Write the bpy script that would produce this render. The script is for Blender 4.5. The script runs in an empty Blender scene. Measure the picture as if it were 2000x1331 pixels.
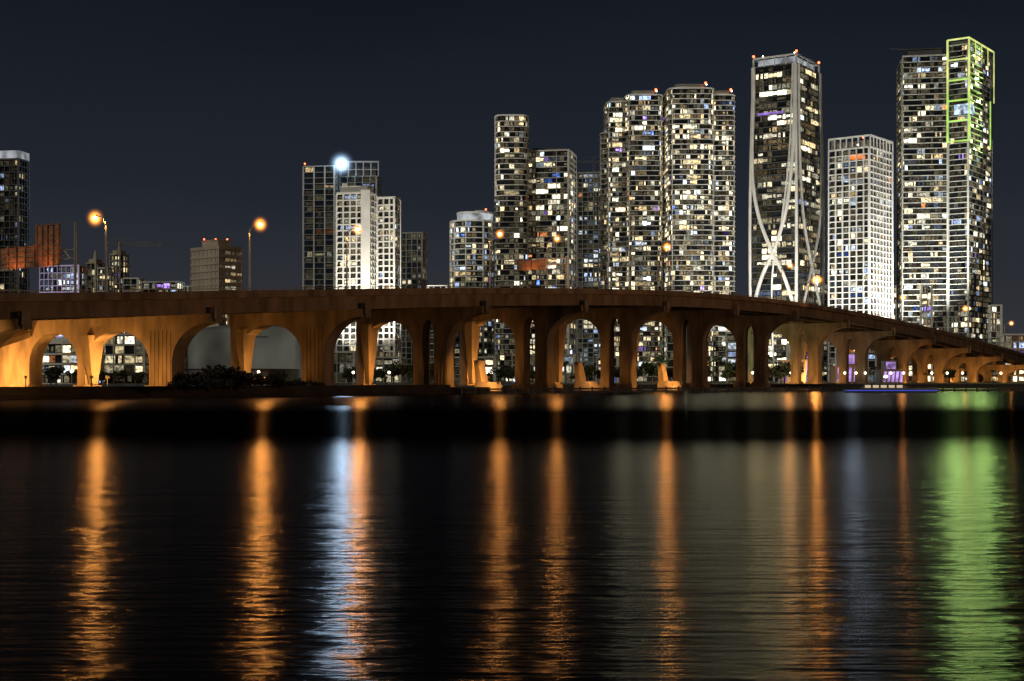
import bpy, math, random
from mathutils import Vector
random.seed(7)
R=random.random
U=random.uniform
sc=bpy.context.scene
sc.view_settings.view_transform='Standard'
sc.view_settings.look='None'
sc.view_settings.exposure=0
COL=sc.collection
F=2747.0; HY=738.0; CH=4.0
def wx(px,Z): return (px-1000.0)*Z/F
def wz(py,Z): return CH+(HY-py)*Z/F

# ---------------------------------------------------------------- materials
def newmat(name):
    m=bpy.data.materials.new(name); m.use_nodes=True
    nt=m.node_tree; nt.nodes.clear()
    out=nt.nodes.new('ShaderNodeOutputMaterial')
    return m,nt,out
def surf(name,col,rough=.7,metal=0.,var=.35,scale=.4,bump=0.,col2=None,stretch=(1,1,1)):
    m,nt,out=newmat(name)
    b=nt.nodes.new('ShaderNodeBsdfPrincipled')
    tc=nt.nodes.new('ShaderNodeTexCoord'); mp=nt.nodes.new('ShaderNodeMapping')
    mp.inputs['Scale'].default_value=stretch
    n=nt.nodes.new('ShaderNodeTexNoise'); n.inputs['Scale'].default_value=scale; n.inputs['Detail'].default_value=6
    nt.links.new(tc.outputs['Object'],mp.inputs['Vector']); nt.links.new(mp.outputs['Vector'],n.inputs['Vector'])
    r=nt.nodes.new('ShaderNodeValToRGB')
    c2=col2 or tuple(c*(1-var) for c in col)
    r.color_ramp.elements[0].position=.3; r.color_ramp.elements[1].position=.7
    r.color_ramp.elements[0].color=(*c2,1); r.color_ramp.elements[1].color=(*col,1)
    nt.links.new(n.outputs['Fac'],r.inputs['Fac']); nt.links.new(r.outputs['Color'],b.inputs['Base Color'])
    b.inputs['Roughness'].default_value=rough; b.inputs['Metallic'].default_value=metal
    if bump>0:
        bp=nt.nodes.new('ShaderNodeBump'); bp.inputs['Strength'].default_value=bump; bp.inputs['Distance'].default_value=.2
        nt.links.new(n.outputs['Fac'],bp.inputs['Height']); nt.links.new(bp.outputs['Normal'],b.inputs['Normal'])
    nt.links.new(b.outputs[0],out.inputs[0])
    return m
def emit(name,col,st,sampling=None,noise=0.,nscale=1.):
    m,nt,out=newmat(name)
    e=nt.nodes.new('ShaderNodeEmission'); e.inputs[0].default_value=(*col,1); e.inputs[1].default_value=st
    if noise>0:
        tc=nt.nodes.new('ShaderNodeTexCoord'); n=nt.nodes.new('ShaderNodeTexNoise'); n.inputs['Scale'].default_value=nscale
        mr=nt.nodes.new('ShaderNodeMapRange'); mr.inputs[1].default_value=.35; mr.inputs[2].default_value=.65
        mr.inputs[3].default_value=st*(1-noise); mr.inputs[4].default_value=st*(1+noise)
        nt.links.new(tc.outputs['Object'],n.inputs['Vector']); nt.links.new(n.outputs['Fac'],mr.inputs[0]); nt.links.new(mr.outputs[0],e.inputs[1])
    nt.links.new(e.outputs[0],out.inputs[0])
    if sampling: m.cycles.emission_sampling=sampling
    return m
def winmat(name,attr):
    m,nt,out=newmat(name)
    e=nt.nodes.new('ShaderNodeEmission')
    if attr:
        a=nt.nodes.new('ShaderNodeAttribute'); a.attribute_name='col'; colout=a.outputs['Color']
    else:
        a=nt.nodes.new('ShaderNodeObjectInfo'); colout=a.outputs['Color']
    g=nt.nodes.new('ShaderNodeNewGeometry')
    n=nt.nodes.new('ShaderNodeTexNoise'); n.inputs['Scale'].default_value=.9; n.inputs['Detail'].default_value=3
    nt.links.new(g.outputs['Position'],n.inputs['Vector'])
    mr=nt.nodes.new('ShaderNodeMapRange'); mr.inputs[1].default_value=.35; mr.inputs[2].default_value=.65
    mr.inputs[3].default_value=.25; mr.inputs[4].default_value=1.7
    nt.links.new(n.outputs['Fac'],mr.inputs[0])
    nt.links.new(colout,e.inputs[0]); nt.links.new(mr.outputs[0],e.inputs[1])
    nt.links.new(e.outputs[0],out.inputs[0])
    m.cycles.emission_sampling='NONE'
    return m
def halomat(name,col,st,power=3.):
    # lens glow round a lamp painted as a volume: emission falls off with distance from the bulb
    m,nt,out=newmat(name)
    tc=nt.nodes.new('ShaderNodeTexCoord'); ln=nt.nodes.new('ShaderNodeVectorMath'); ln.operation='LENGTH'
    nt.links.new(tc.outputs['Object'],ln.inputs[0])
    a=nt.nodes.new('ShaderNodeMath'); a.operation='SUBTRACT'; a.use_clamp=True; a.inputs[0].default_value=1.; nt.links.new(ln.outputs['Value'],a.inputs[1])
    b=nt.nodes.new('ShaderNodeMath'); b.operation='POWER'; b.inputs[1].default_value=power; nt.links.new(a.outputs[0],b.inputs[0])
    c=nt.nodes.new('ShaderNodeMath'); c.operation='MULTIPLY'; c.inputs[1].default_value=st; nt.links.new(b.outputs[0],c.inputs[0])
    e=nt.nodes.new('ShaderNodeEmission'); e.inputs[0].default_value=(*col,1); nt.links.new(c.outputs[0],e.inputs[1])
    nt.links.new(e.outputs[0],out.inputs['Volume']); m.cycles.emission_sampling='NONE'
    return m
M_winO=winmat('lit_window_glow',False); M_winA=winmat('lit_window_glow_field',True)
M_glass=surf('dark_glass',(.022,.026,.03),.12,0,.5,.15)
M_glassb=surf('blue_dark_glass',(.03,.04,.055),.12,0,.5,.15)
M_white=surf('white_concrete',(.74,.73,.68),.8,0,.25,.12)
M_grey=surf('grey_concrete',(.5,.5,.44),.8,0,.45,.12)
M_dgrey=surf('dark_panel',(.12,.12,.12),.7,0,.4,.12)
M_beige=surf('beige_concrete',(.5,.44,.34),.85,0,.3,.1)
M_bridge=surf('bridge_concrete',(.40,.32,.23),.85,0,.6,.35,.3,stretch=(1,1,.35))
M_road=surf('asphalt',(.05,.05,.05),.9)
M_wood=surf('dark_timber',(.05,.04,.035),.9,0,.5,1.)
M_metal=surf('galvanised_metal',(.35,.34,.32),.5,.3,.3,1.)
M_sign=surf('sign_back_aluminium',(.42,.22,.12),.6,.0,.6,.7)
M_ground=surf('ground_soil',(.03,.03,.024),.95,0,.5,.08)
M_sea=surf('seawall_concrete',(.05,.042,.034),.9,0,.6,.3,.4)
M_trunk=surf('bark',(.08,.055,.035),.9,0,.4,2.)
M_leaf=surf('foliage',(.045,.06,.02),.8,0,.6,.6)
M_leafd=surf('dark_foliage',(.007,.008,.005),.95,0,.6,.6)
M_red=emit('red_beacon',(1,.12,.04),7.)
M_sod=emit('sodium_lens',(1,.5,.14),60.)
M_sodw=emit('sodium_flood_lens',(1,.45,.12),2.)
M_wlamp=emit('white_lamp_glow',(1,.85,.6),8.)
M_star=emit('white_flood_glow',(.75,.88,1),60.)
M_green=emit('green_led_strip',(.62,1,.2),.8,'NONE',.25,.12)
M_gold=emit('yellow_green_led_strip',(.9,1,.32),.8,'NONE',.25,.12)
M_screen=emit('pale_screen',(.65,.82,1),.8,'NONE',.8,.3)
M_blue=emit('blue_led',(.06,.14,1),.7)
M_purp=emit('purple_light',(.5,.3,1),.9,'NONE',.8,.12)
M_purp2=emit('magenta_light',(.65,.4,1),.9,'NONE',.8,.2)
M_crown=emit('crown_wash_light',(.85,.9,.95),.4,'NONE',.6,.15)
M_pale=emit('pale_wall_painted_glow',(.34,.33,.26),.15,'NONE',.6,.04)  # weak emission painted in for floodlight falling on the hall wall
M_halo=halomat('warm_painted_glow',(1,.33,.05),16.,6.)
M_halow=halomat('cool_painted_glow',(.45,.7,1),2.3,6.)

# ---------------------------------------------------------------- mesh builder
class MB:
    def __init__(s): s.v=[];s.f=[];s.m=[];s.c=[]
    def quad(s,a,b,c,d,mi=0,col=None):
        k=len(s.v); s.v+= [a,b,c,d]; s.f.append((k,k+1,k+2,k+3)); s.m.append(mi); s.c.append(col)
    def box(s,x0,x1,y0,y1,z0,z1,mi=0):
        s.prism([(x0,y0),(x1,y0),(x1,y1),(x0,y1)],z0,z1,mi)
    def prism(s,poly,z0,z1,mi=0,top=None):
        k=len(s.v);n=len(poly); top=top or poly
        s.v+=[(p[0],p[1],z0) for p in poly]+[(p[0],p[1],z1) for p in top]
        for i in range(n):
            j=(i+1)%n; s.f.append((k+i,k+j,k+n+j,k+n+i)); s.m.append(mi); s.c.append(None)
        s.f.append(tuple(k+n+i for i in range(n))); s.m.append(mi); s.c.append(None)
        s.f.append(tuple(k+i for i in reversed(range(n)))); s.m.append(mi); s.c.append(None)
    def beam(s,p,q,w,z0,z1,mi=0):
        dx,dy=q[0]-p[0],q[1]-p[1]; l=math.hypot(dx,dy) or 1; nx,ny=-dy/l*w/2,dx/l*w/2
        s.prism([(p[0]-nx,p[1]-ny),(q[0]-nx,q[1]-ny),(q[0]+nx,q[1]+ny),(p[0]+nx,p[1]+ny)],z0,z1,mi)
    def tube(s,pts,r,seg=8,mi=0):
        pts=[Vector(p) for p in pts]; rr=r if isinstance(r,(list,tuple)) else [r]*len(pts)
        k=len(s.v)
        for i,p in enumerate(pts):
            d=(pts[min(i+1,len(pts)-1)]-pts[max(i-1,0)]).normalized()
            a=d.cross(Vector((0,1,0.01)))
            if a.length<.1: a=d.cross(Vector((1,0,0)))
            a.normalize(); b=d.cross(a)
            for t in range(seg):
                an=2*math.pi*t/seg; q=p+(a*math.cos(an)+b*math.sin(an))*rr[i]; s.v.append(tuple(q))
        for i in range(len(pts)-1):
            for t in range(seg):
                u=(t+1)%seg; s.f.append((k+i*seg+t,k+i*seg+u,k+(i+1)*seg+u,k+(i+1)*seg+t)); s.m.append(mi); s.c.append(None)
        s.f.append(tuple(k+t for t in range(seg))); s.m.append(mi); s.c.append(None)
        e=k+(len(pts)-1)*seg
        s.f.append(tuple(e+t for t in reversed(range(seg)))); s.m.append(mi); s.c.append(None)
    def ball(s,c,r,mi=0,seg=12,rings=7,sz=1.):
        k=len(s.v)
        for i in range(rings+1):
            th=math.pi*i/rings
            for j in range(seg):
                ph=2*math.pi*j/seg
                s.v.append((c[0]+r*math.sin(th)*math.cos(ph),c[1]+r*math.sin(th)*math.sin(ph),c[2]+r*sz*math.cos(th)))
        for i in range(rings):
            for j in range(seg):
                u=(j+1)%seg; s.f.append((k+i*seg+j,k+(i+1)*seg+j,k+(i+1)*seg+u,k+i*seg+u)); s.m.append(mi); s.c.append(None)
    def mesh(s,name,mats):
        me=bpy.data.meshes.new(name); me.from_pydata(s.v,[],s.f)
        for m in mats: me.materials.append(m)
        me.polygons.foreach_set('material_index',s.m)
        if any(c is not None for c in s.c):
            at=me.color_attributes.new('col','FLOAT_COLOR','CORNER')
            arr=[]
            for f,c in zip(s.f,s.c):
                cc=c or (0,0,0); arr+= [cc[0],cc[1],cc[2],1.]*len(f)
            at.data.foreach_set('color',arr)
        me.update(); return me
    def obj(s,name,mats,parent=None,loc=(0,0,0)):
        return mk(name,s.mesh(name,mats),parent,loc)
def mk(name,me,parent=None,loc=(0,0,0)):
    o=bpy.data.objects.new(name,me); o.location=loc; COL.objects.link(o)
    if parent: o.parent=parent
    return o
def root(name,label,cat,loc=(0,0,0),group=None):
    o=bpy.data.objects.new(name,None); o.location=loc; o.empty_display_size=1; COL.objects.link(o)
    tag(o,label,cat,group); return o
def tag(o,label,cat,group=None):
    o['label']=label; o['category']=cat
    if group: o['group']=group
def dup(o,parent=None,loc=None):
    c=o.copy(); COL.objects.link(c)
    if parent: c.parent=parent
    if loc is not None: c.location=loc
    return c
hb=MB(); hb.ball((0,0,0),1.,0,20,12); HALO=hb.mesh('glow_halo',[M_halo])
hb=MB(); hb.ball((0,0,0),1.,0,20,12); HALOW=hb.mesh('glow_halo',[M_halow])

# ---------------------------------------------------------------- world, camera, sun
w=bpy.data.worlds.new('World'); sc.world=w; w.use_nodes=True
nt=w.node_tree; bg=nt.nodes['Background']
tc=nt.nodes.new('ShaderNodeTexCoord'); sp=nt.nodes.new('ShaderNodeSeparateXYZ')
nt.links.new(tc.outputs['Generated'],sp.inputs[0])
nz=nt.nodes.new('ShaderNodeTexNoise'); nz.inputs['Scale'].default_value=3.; nz.inputs['Detail'].default_value=5
mpn=nt.nodes.new('ShaderNodeMapping'); mpn.inputs['Scale'].default_value=(1,1,4)
nt.links.new(tc.outputs['Generated'],mpn.inputs['Vector']); nt.links.new(mpn.outputs['Vector'],nz.inputs['Vector'])
ma=nt.nodes.new('ShaderNodeMath'); ma.operation='MULTIPLY_ADD'; ma.inputs[1].default_value=.07
nt.links.new(nz.outputs['Fac'],ma.inputs[0]); nt.links.new(sp.outputs['Z'],ma.inputs[2])
rp=nt.nodes.new('ShaderNodeValToRGB'); cr=rp.color_ramp
cr.elements[0].position=.0; cr.elements[0].color=(.038,.038,.04,1)
cr.elements[1].position=.33; cr.elements[1].color=(.0045,.006,.010,1)
e=cr.elements.new(.08); e.color=(.028,.030,.037,1)
e=cr.elements.new(.17); e.color=(.0145,.0185,.027,1)
e=cr.elements.new(.26); e.color=(.009,.0125,.019,1)
nt.links.new(ma.outputs[0],rp.inputs['Fac']); nt.links.new(rp.outputs['Color'],bg.inputs['Color'])
bg.inputs['Strength'].default_value=1.

cam=bpy.data.cameras.new('Camera'); co=bpy.data.objects.new('Camera',cam); COL.objects.link(co)
co.location=(0,0,CH); co.rotation_euler=(math.pi/2,0,0)
cam.sensor_width=36; cam.lens=F/2000*36; cam.shift_y=(HY-665.5)/2000; cam.clip_end=20000; cam.clip_start=.5
sc.camera=co
sl=bpy.data.lights.new('Sun','SUN'); sl.energy=.8; sl.angle=math.radians(10); sl.color=(1,.94,.8)
so=bpy.data.objects.new('Sun',sl); COL.objects.link(so)
tosun=Vector((-.62,-.76,.72)); so.rotation_euler=tosun.to_track_quat('Z','Y').to_euler()

def light(kind,name,loc,P,col,size=.3,target=None,cone=100,parent=None,blend=.5):
    l=bpy.data.lights.new(name,kind); l.energy=P; l.color=col; l.shadow_soft_size=size
    o=bpy.data.objects.new(name,l); COL.objects.link(o); o.location=loc
    if kind=='SPOT':
        l.spot_size=math.radians(cone); l.spot_blend=blend
        d=Vector(loc)-Vector(target); o.rotation_euler=d.to_track_quat('Z','Y').to_euler()
    if parent: o.parent=parent
    return o

# ---------------------------------------------------------------- water
m,nt,out=newmat('bay_water')
gl=nt.nodes.new('ShaderNodeBsdfAnisotropic'); gl.distribution='GGX'
df=nt.nodes.new('ShaderNodeBsdfDiffuse'); df.inputs['Color'].default_value=(.0008,.001,.0012,1)
mx=nt.nodes.new('ShaderNodeMixShader'); fr=nt.nodes.new('ShaderNodeFresnel'); fr.inputs['IOR'].default_value=1.33
tcw=nt.nodes.new('ShaderNodeTexCoord')
def noisew(sx,sy,scale,det=3):
    mp=nt.nodes.new('ShaderNodeMapping'); mp.inputs['Scale'].default_value=(sx,sy,1)
    n=nt.nodes.new('ShaderNodeTexNoise'); n.inputs['Scale'].default_value=scale; n.inputs['Detail'].default_value=det
    nt.links.new(tcw.outputs['Object'],mp.inputs['Vector']); nt.links.new(mp.outputs['Vector'],n.inputs['Vector']); return n
n1=noisew(.17,1,2.6,4); n2=noisew(.08,.8,.8,3); n3=noisew(.5,.5,.03,5)
m2=nt.nodes.new('ShaderNodeMath'); m2.operation='MULTIPLY'; m2.inputs[1].default_value=1.3; nt.links.new(n2.outputs['Fac'],m2.inputs[0])
ad=nt.nodes.new('ShaderNodeMath'); ad.operation='ADD'
nt.links.new(n1.outputs['Fac'],ad.inputs[0]); nt.links.new(m2.outputs[0],ad.inputs[1])
sy=nt.nodes.new('ShaderNodeSeparateXYZ'); nt.links.new(tcw.outputs['Object'],sy.inputs[0])
# wind patches: calm lane with its reflection painted dark between about 85 and 150 m out, rippled elsewhere
dv=nt.nodes.new('ShaderNodeMath'); dv.operation='MULTIPLY_ADD'; dv.inputs[1].default_value=34.
nt.links.new(n3.outputs['Fac'],dv.inputs[0]); nt.links.new(sy.outputs['Y'],dv.inputs[2])
mr=nt.nodes.new('ShaderNodeMapRange'); mr.inputs[1].default_value=17; mr.inputs[2].default_value=417; nt.links.new(dv.outputs[0],mr.inputs[0])
def lane(vals,end):
    rr=nt.nodes.new('ShaderNodeValToRGB'); rr.color_ramp.interpolation='EASE'; c=rr.color_ramp
    c.elements[0].position=0; c.elements[0].color=(1,1,1,1)
    c.elements[1].position=1; c.elements[1].color=(end,end,end,1)
    for p,v in vals:
        e=c.elements.new(p); e.color=(v,v,v,1)
    nt.links.new(mr.outputs[0],rr.inputs['Fac']); return rr
rr=lane(((.12,1),(.26,.35),(.38,.3),(.5,.5)),.5)          # ripple height
rf=lane(((.15,1),(.245,.0),(.39,.0),(.56,.45)),.45)          # reflection strength, cut to paint the lane dark
mro=nt.nodes.new('ShaderNodeMapRange'); mro.inputs[3].default_value=.14; mro.inputs[4].default_value=.205
nt.links.new(rr.outputs['Color'],mro.inputs[0]); nt.links.new(mro.outputs[0],gl.inputs['Roughness'])
gl.inputs['Anisotropy'].default_value=.55
tg=nt.nodes.new('ShaderNodeCombineXYZ'); tg.inputs[0].default_value=1; tg.inputs[1].default_value=0
nt.links.new(tg.outputs[0],gl.inputs['Tangent'])
bp=nt.nodes.new('ShaderNodeBump'); bp.inputs['Distance'].default_value=.12
ms=nt.nodes.new('ShaderNodeMath'); ms.operation='MULTIPLY'; ms.inputs[1].default_value=1.
nt.links.new(rr.outputs['Color'],ms.inputs[0]); nt.links.new(ms.outputs[0],bp.inputs['Strength'])
nt.links.new(ad.outputs[0],bp.inputs['Height']); nt.links.new(bp.outputs['Normal'],gl.inputs['Normal'])
lf=nt.nodes.new('ShaderNodeMapRange'); lf.inputs[3].default_value=.006; lf.inputs[4].default_value=.34
nt.links.new(rf.outputs['Color'],lf.inputs[0])
mf=nt.nodes.new('ShaderNodeMath'); mf.operation='MULTIPLY'; nt.links.new(fr.outputs[0],mf.inputs[0]); nt.links.new(lf.outputs[0],mf.inputs[1])
nt.links.new(mf.outputs[0],mx.inputs[0]); nt.links.new(df.outputs[0],mx.inputs[1]); nt.links.new(gl.outputs[0],mx.inputs[2])
nt.links.new(mx.outputs[0],out.inputs[0]); M_water=m
mb=MB(); mb.quad((-5000,-300,0),(5000,-300,0),(5000,9000,0),(-5000,9000,0))
o=mb.obj('water',[M_water]); o['kind']='structure'
# land
land=[(-2600,250),(-97,262),(-49,298),(-14,338),(-6,352),(4,505),(120,525),(420,585),(2600,620),(2600,9000),(-2600,9000)]
mb=MB(); mb.prism(land,-2,1.6); o=mb.obj('ground',[M_ground]); o['kind']='structure'

# ---------------------------------------------------------------- bridge
L=45.; D=(.605,.796); NV=(.796,-.605)   # along, outward (towards the bay)
ZT={-4:9,-3:11.5,-2:14.2,-1:16.8,0:19.3,1:21.9,2:24.6,3:27.1,4:29.2,5:30.8,6:31.5,7:31.2,8:29.9,9:27.9,10:25.4,11:22.3,12:18.9,13:15.3,14:12,15:9,16:6.5,17:5}
def zt(n):
    i=math.floor(n); t=n-i
    g=lambda k: ZT[max(-4,min(17,k))]
    a,b_,c_,d_=g(i-1),g(i),g(i+1),g(i+2)
    return .5*((2*b_)+(-a+c_)*t+(2*a-5*b_+4*c_-d_)*t*t+(-a+3*b_-3*c_+d_)*t**3)
def P(n,s,off=0.):
    return (-87.9+(n*L+off)*D[0]-s*NV[0], 254.3+(n*L+off)*D[1]-s*NV[1])
def sweep(s0,s1,z0,z1,name,mat,parent,step=.25,N0=-3.,N1=16.):
    mb=MB(); k=0; ns=[]; n=N0
    while n<=N1+1e-6: ns.append(n); n+=step
    for n in ns:
        z=zt(n)
        for s,zz in ((s0,z0),(s1,z0),(s1,z1),(s0,z1)):
            p=P(n,s); mb.v.append((p[0],p[1],z+zz))
    for i in range(len(ns)-1):
        for t in range(4):
            u=(t+1)%4; mb.f.append((4*i+t,4*i+u,4*i+4+u,4*i+4+t)); mb.m.append(0); mb.c.append(None)
    e=4*(len(ns)-1)
    mb.f.append((0,3,2,1)); mb.f.append((e,e+1,e+2,e+3)); mb.m+=[0,0]; mb.c+=[None,None]
    return mb.obj(name,[mat],parent)
W=46.
BR=root('causeway_bridge','long concrete causeway bridge with arched piers over the bay','bridge',(0,0,0))
sweep(.0,W,-1.55,-.95,'deck',M_bridge,BR)
sweep(46.3,78,-3.5,-2.2,'ramp_deck',M_bridge,BR,N1=1.25)
sweep(.5,W-.5,-.946,-.9,'road_surface',M_road,BR)
sweep(-.02,.4,-.94,0,'parapet',M_bridge,BR); sweep(W-.4,W,-.94,0,'parapet',M_bridge,BR)
sweep(.12,.28,.35,.5,'hand_rail',M_metal,BR)
sweep(-.12,-.03,-1.5,-1.15,'drip_ledge',M_bridge,BR)
for s in (1.9,9,18,27,36,44.2):
    sweep(s,s+.8,-4.7,-1.56,'girder',M_bridge,BR)
def pier(n,parent):
    cols=[(12.5,16.9),(20.9,24.1),(42.0,45.)] if n>2 else [(12.5,20.),(42.3,45.2)]
    if n==1: cols.append((63.5,76.))
    gaps=[(a[1],b_[0]) for a,b_ in zip(cols[:-1],cols[1:])]
    def q(t): return math.sqrt(max(0,1-(1-min(1,t))**2))
    def bottom(s,zc):
        rise=min(7.5,zc*.5)
        if s<12.5: return zc-rise+(rise+1.2)*q((12.5-s)/11.9)
        for a,b_ in gaps:
            if a<s<b_:
                h=(b_-a)/2; k=.55 if h<4 else 1.; d=min(s-a,b_-s); return zc-rise*k+rise*k*q(d/h)
        return zc
    mb=MB(); T=1.75 if n<=2 else 1.6; zcap=zt(n)-4.72; zc=max(2.5,zcap-3.); zb=-1.5
    allb=[.6]+[c for p in cols for c in p]+[cols[-1][1]+1.2]
    pts=[]
    for a,b_ in zip(allb[:-1],allb[1:]):
        iscol=any(abs(a-c[0])<.01 and abs(b_-c[1])<.01 for c in cols)
        if iscol: pts.append((a,b_,zb,zb)); continue
        k=16 if b_-a>2 else 1
        for i in range(k):
            u=a+(b_-a)*(.5-.5*math.cos(math.pi*i/k)); v=a+(b_-a)*(.5-.5*math.cos(math.pi*(i+1)/k))
            e=1e-4
            pts.append((u,v,bottom(u+e,zc),bottom(v-e,zc)))
    prev=None
    for u,v,zu,zv in pts:
        A=[P(n,u,-T),P(n,v,-T),P(n,u,T),P(n,v,T)]
        f=lambda p,z:(p[0],p[1],z)
        mb.quad(f(A[0],zu),f(A[1],zv),f(A[1],zcap),f(A[0],zcap))
        mb.quad(f(A[3],zv),f(A[2],zu),f(A[2],zcap),f(A[3],zcap))
        mb.quad(f(A[0],zu),f(A[2],zu),f(A[3],zv),f(A[1],zv))
        mb.quad(f(A[0],zcap),f(A[1],zcap),f(A[3],zcap),f(A[2],zcap))
        if prev is None: mb.quad(f(A[2],zu),f(A[0],zu),f(A[0],zcap),f(A[2],zcap))
        elif abs(prev-zu)>.02:
            lo,hi=min(prev,zu),max(prev,zu); mb.quad(f(A[2],lo),f(A[0],lo),f(A[0],hi),f(A[2],hi))
        prev=zv; last=(A[1],A[3],zv)
    mb.quad((last[0][0],last[0][1],last[2]),(last[1][0],last[1][1],last[2]),(last[1][0],last[1][1],zcap),(last[0][0],last[0][1],zcap))
    for a,b_ in cols[:1]:
        nr=max(4,int((b_-a)/1.1))
        for k in range(nr):
            s=a+.45+(b_-a-.9)*k/(nr-1)
            mb.beam(P(n,s-.16,-T-.05),P(n,s+.16,-T-.05),.1,zb,zcap-3.4)
    for a,b_ in cols:
        c0,c1=P(n,a-.6),P(n,b_+.6); mb.beam(c0,c1,2*T+1.4,-1.4,2.2+.2*math.sin(n))
    # flaring fin on the inner column
    lo=[P(n,40.6,-1.),P(n,40.6,.4),P(n,41.95,.4),P(n,41.95,-1.)][::-1]
    hi=[P(n,38.8,-3.4),P(n,38.8,1.),P(n,41.95,1.),P(n,41.95,-3.4)][::-1]
    if zc>8: mb.prism(lo,2.5,zc-.8,0,hi)
    mb.obj('pier',[M_bridge],parent)
    mb=MB(); mb.beam(P(n,-.3,0),P(n,1.85,0),1.5,zcap-1.1,zcap+1.4); mb.beam(P(n,-.05,0),P(n,1.8,0),.9,zcap-2.,zcap-1.1)
    mb.obj('bearing_block',[M_bridge],parent)
for n in range(-2,16): pier(n,BR)
mb=MB(); mb.tube([(P(.95,63)[0],P(.95,63)[1],14.3),(P(.6,68)[0],P(.6,68)[1],8.5)],[1.1,1.1],4); mb.obj('stair_ramp',[M_bridge],BR)
for n in (3,4,5):
    mb=MB()
    pts=[P(n,-3.,-2.5),P(n,-3.,2.5),P(n,2.5,2.5),P(n,2.5,-2.5)][::-1]
    p2=[P(n,.3,-2.2),P(n,.3,.6),P(n,2.2,.6),P(n,2.2,-2.2)][::-1]; top=[P(n,1.4,-2.4),P(n,1.4,.2),P(n,2.6,.2),P(n,2.6,-2.4)][::-1]
    sl1=[P(n,-2.2,-2.3),P(n,-2.2,2.3),P(n,2.3,2.3),P(n,2.3,-2.3)][::-1]
    mb.prism(pts,-1,1.4); mb.prism(pts,1.41,2.9,0,sl1); mb.prism(p2,2.91,8.4,0,top)
    mb.obj('pedestal',[M_bridge],BR)

# under-deck flood lights (sodium), aimed at the pier faces
FLC=(1,.42,.09)
fm=MB(); fm.beam((-.08,0),(.08,0),.16,0,2.2); fm.box(-.35,.35,-.2,.2,2.2,2.8)
fl_me=fm.mesh('flood_light',[M_metal])
lm=MB(); lm.box(-.3,.3,-.24,-.205,2.25,2.75); lm_me=lm.mesh('lens',[M_sodw])
def flood(n,s,pw,dn=1.,ds=0.,up=.35,cone=150):
    p=P(n,s); base=1.6 if n<4 else 0.
    dx,dy=dn*D[0]-ds*NV[0],dn*D[1]-ds*NV[1]
    o=mk('flood_light',fl_me,None,(p[0],p[1],base)); tag(o,'small orange flood light under the bridge deck','flood light','flood lights under the bridge')
    o.rotation_euler=(0,0,math.atan2(dx,-dy))
    mk('lens',lm_me,o)
    l=light('SPOT','sodium_bulb',(p[0]+dx*.6,p[1]+dy*.6,base+2.6),pw,FLC,.5,target=(p[0]+dx*10,p[1]+dy*10,base+2.6+up*10),cone=cone)
for n in range(0,14):
    k=1.6 if n<=1 else 1.7 if n>=8 else 1.
    flood(n-.06,33.,5200*k*(1+.4*math.sin(n*2.1)),.25,1.,.5,110)
    flood(n-.2,(27,30,24)[n%3],(2600 if n<=1 else 700)*(2.2 if n>=8 else 1)*(1+.6*math.sin(n*1.7)),1.,0.,.5,130)
    if n in (8,10,11,12,13): flood(n-.2,9.,3500)
flood(.74,69,19000,1.,.0,.5,150); flood(.74,50,7000,1,-.3,.5); flood(.75,18,3500,1,0,.4)
for n in (3,4,5):
    p=P(n,-8.,-6); o=mk('flood_light',fl_me,None,(p[0],p[1],.2)); tag(o,'small orange flood light on the timber fender','flood light','flood lights under the bridge')
    o.rotation_euler=(0,0,math.pi)
    mk('lens',lm_me,o); q=P(n,0)
    light('SPOT','sodium_bulb',(p[0],p[1],3.2),14000 if n!=4 else 5000,FLC,.2,target=(q[0],q[1],3.4),cone=60)
light('SPOT','bridge_fill',(290,190,25),4.2e5,(1,.48,.21),2.,target=(30,420,24),cone=110)  # fill spot added out of frame over the water, lights the fascia
light('SPOT','bridge_fill',(190,-30,22),.3e5,(1,.45,.18),2.,target=(20,400,22),cone=70)  # weak added fill spot from behind the camera, no lamp stands there

# ---------------------------------------------------------------- street lamps
pm=MB(); pm.tube([(0,0,0),(0,0,7),(0,0,13.2)],[.24,.19,.15],8); pm.box(-.3,.3,-.3,.3,0,.5)
pm.tube([(0,0,12.6),(.7,0,13.7),(1.7,0,14.1),(2.9,0,14.2)],[.15,.13,.12,.12],8)
pole_me=pm.mesh('street_lamp',[M_metal])
hm=MB(); hm.prism([(2.6,-.25),(3.9,-.4),(4.1,0),(3.9,.4),(2.6,.25)],14.25,14.5); head_me=hm.mesh('lamp_head',[M_metal])
lm=MB(); lm.ball((3.35,0,13.95),.36,0,14,9,.65); lens_me=lm.mesh('lamp_lens',[M_sod])
base=None
lamps=[(.4,1,1.1,1.1,1.1),(1.265,-1,1.07,1.6,1.1),(1.93,-1,1.05,2.0,.95),(3.12,-1,1.07,1.,.9),(3.69,-1,1.04,.9,.9),(4.99,-1,1.03,1.5,1.1),(6.87,-1,.97,1.,1.),(7.36,-1,.72,2.2,1.7),(9.2,-1,.77,.6,1.2),(10.85,-1,.98,.4,1.2),(12.3,-1,1.0,.2,1.)]
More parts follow.
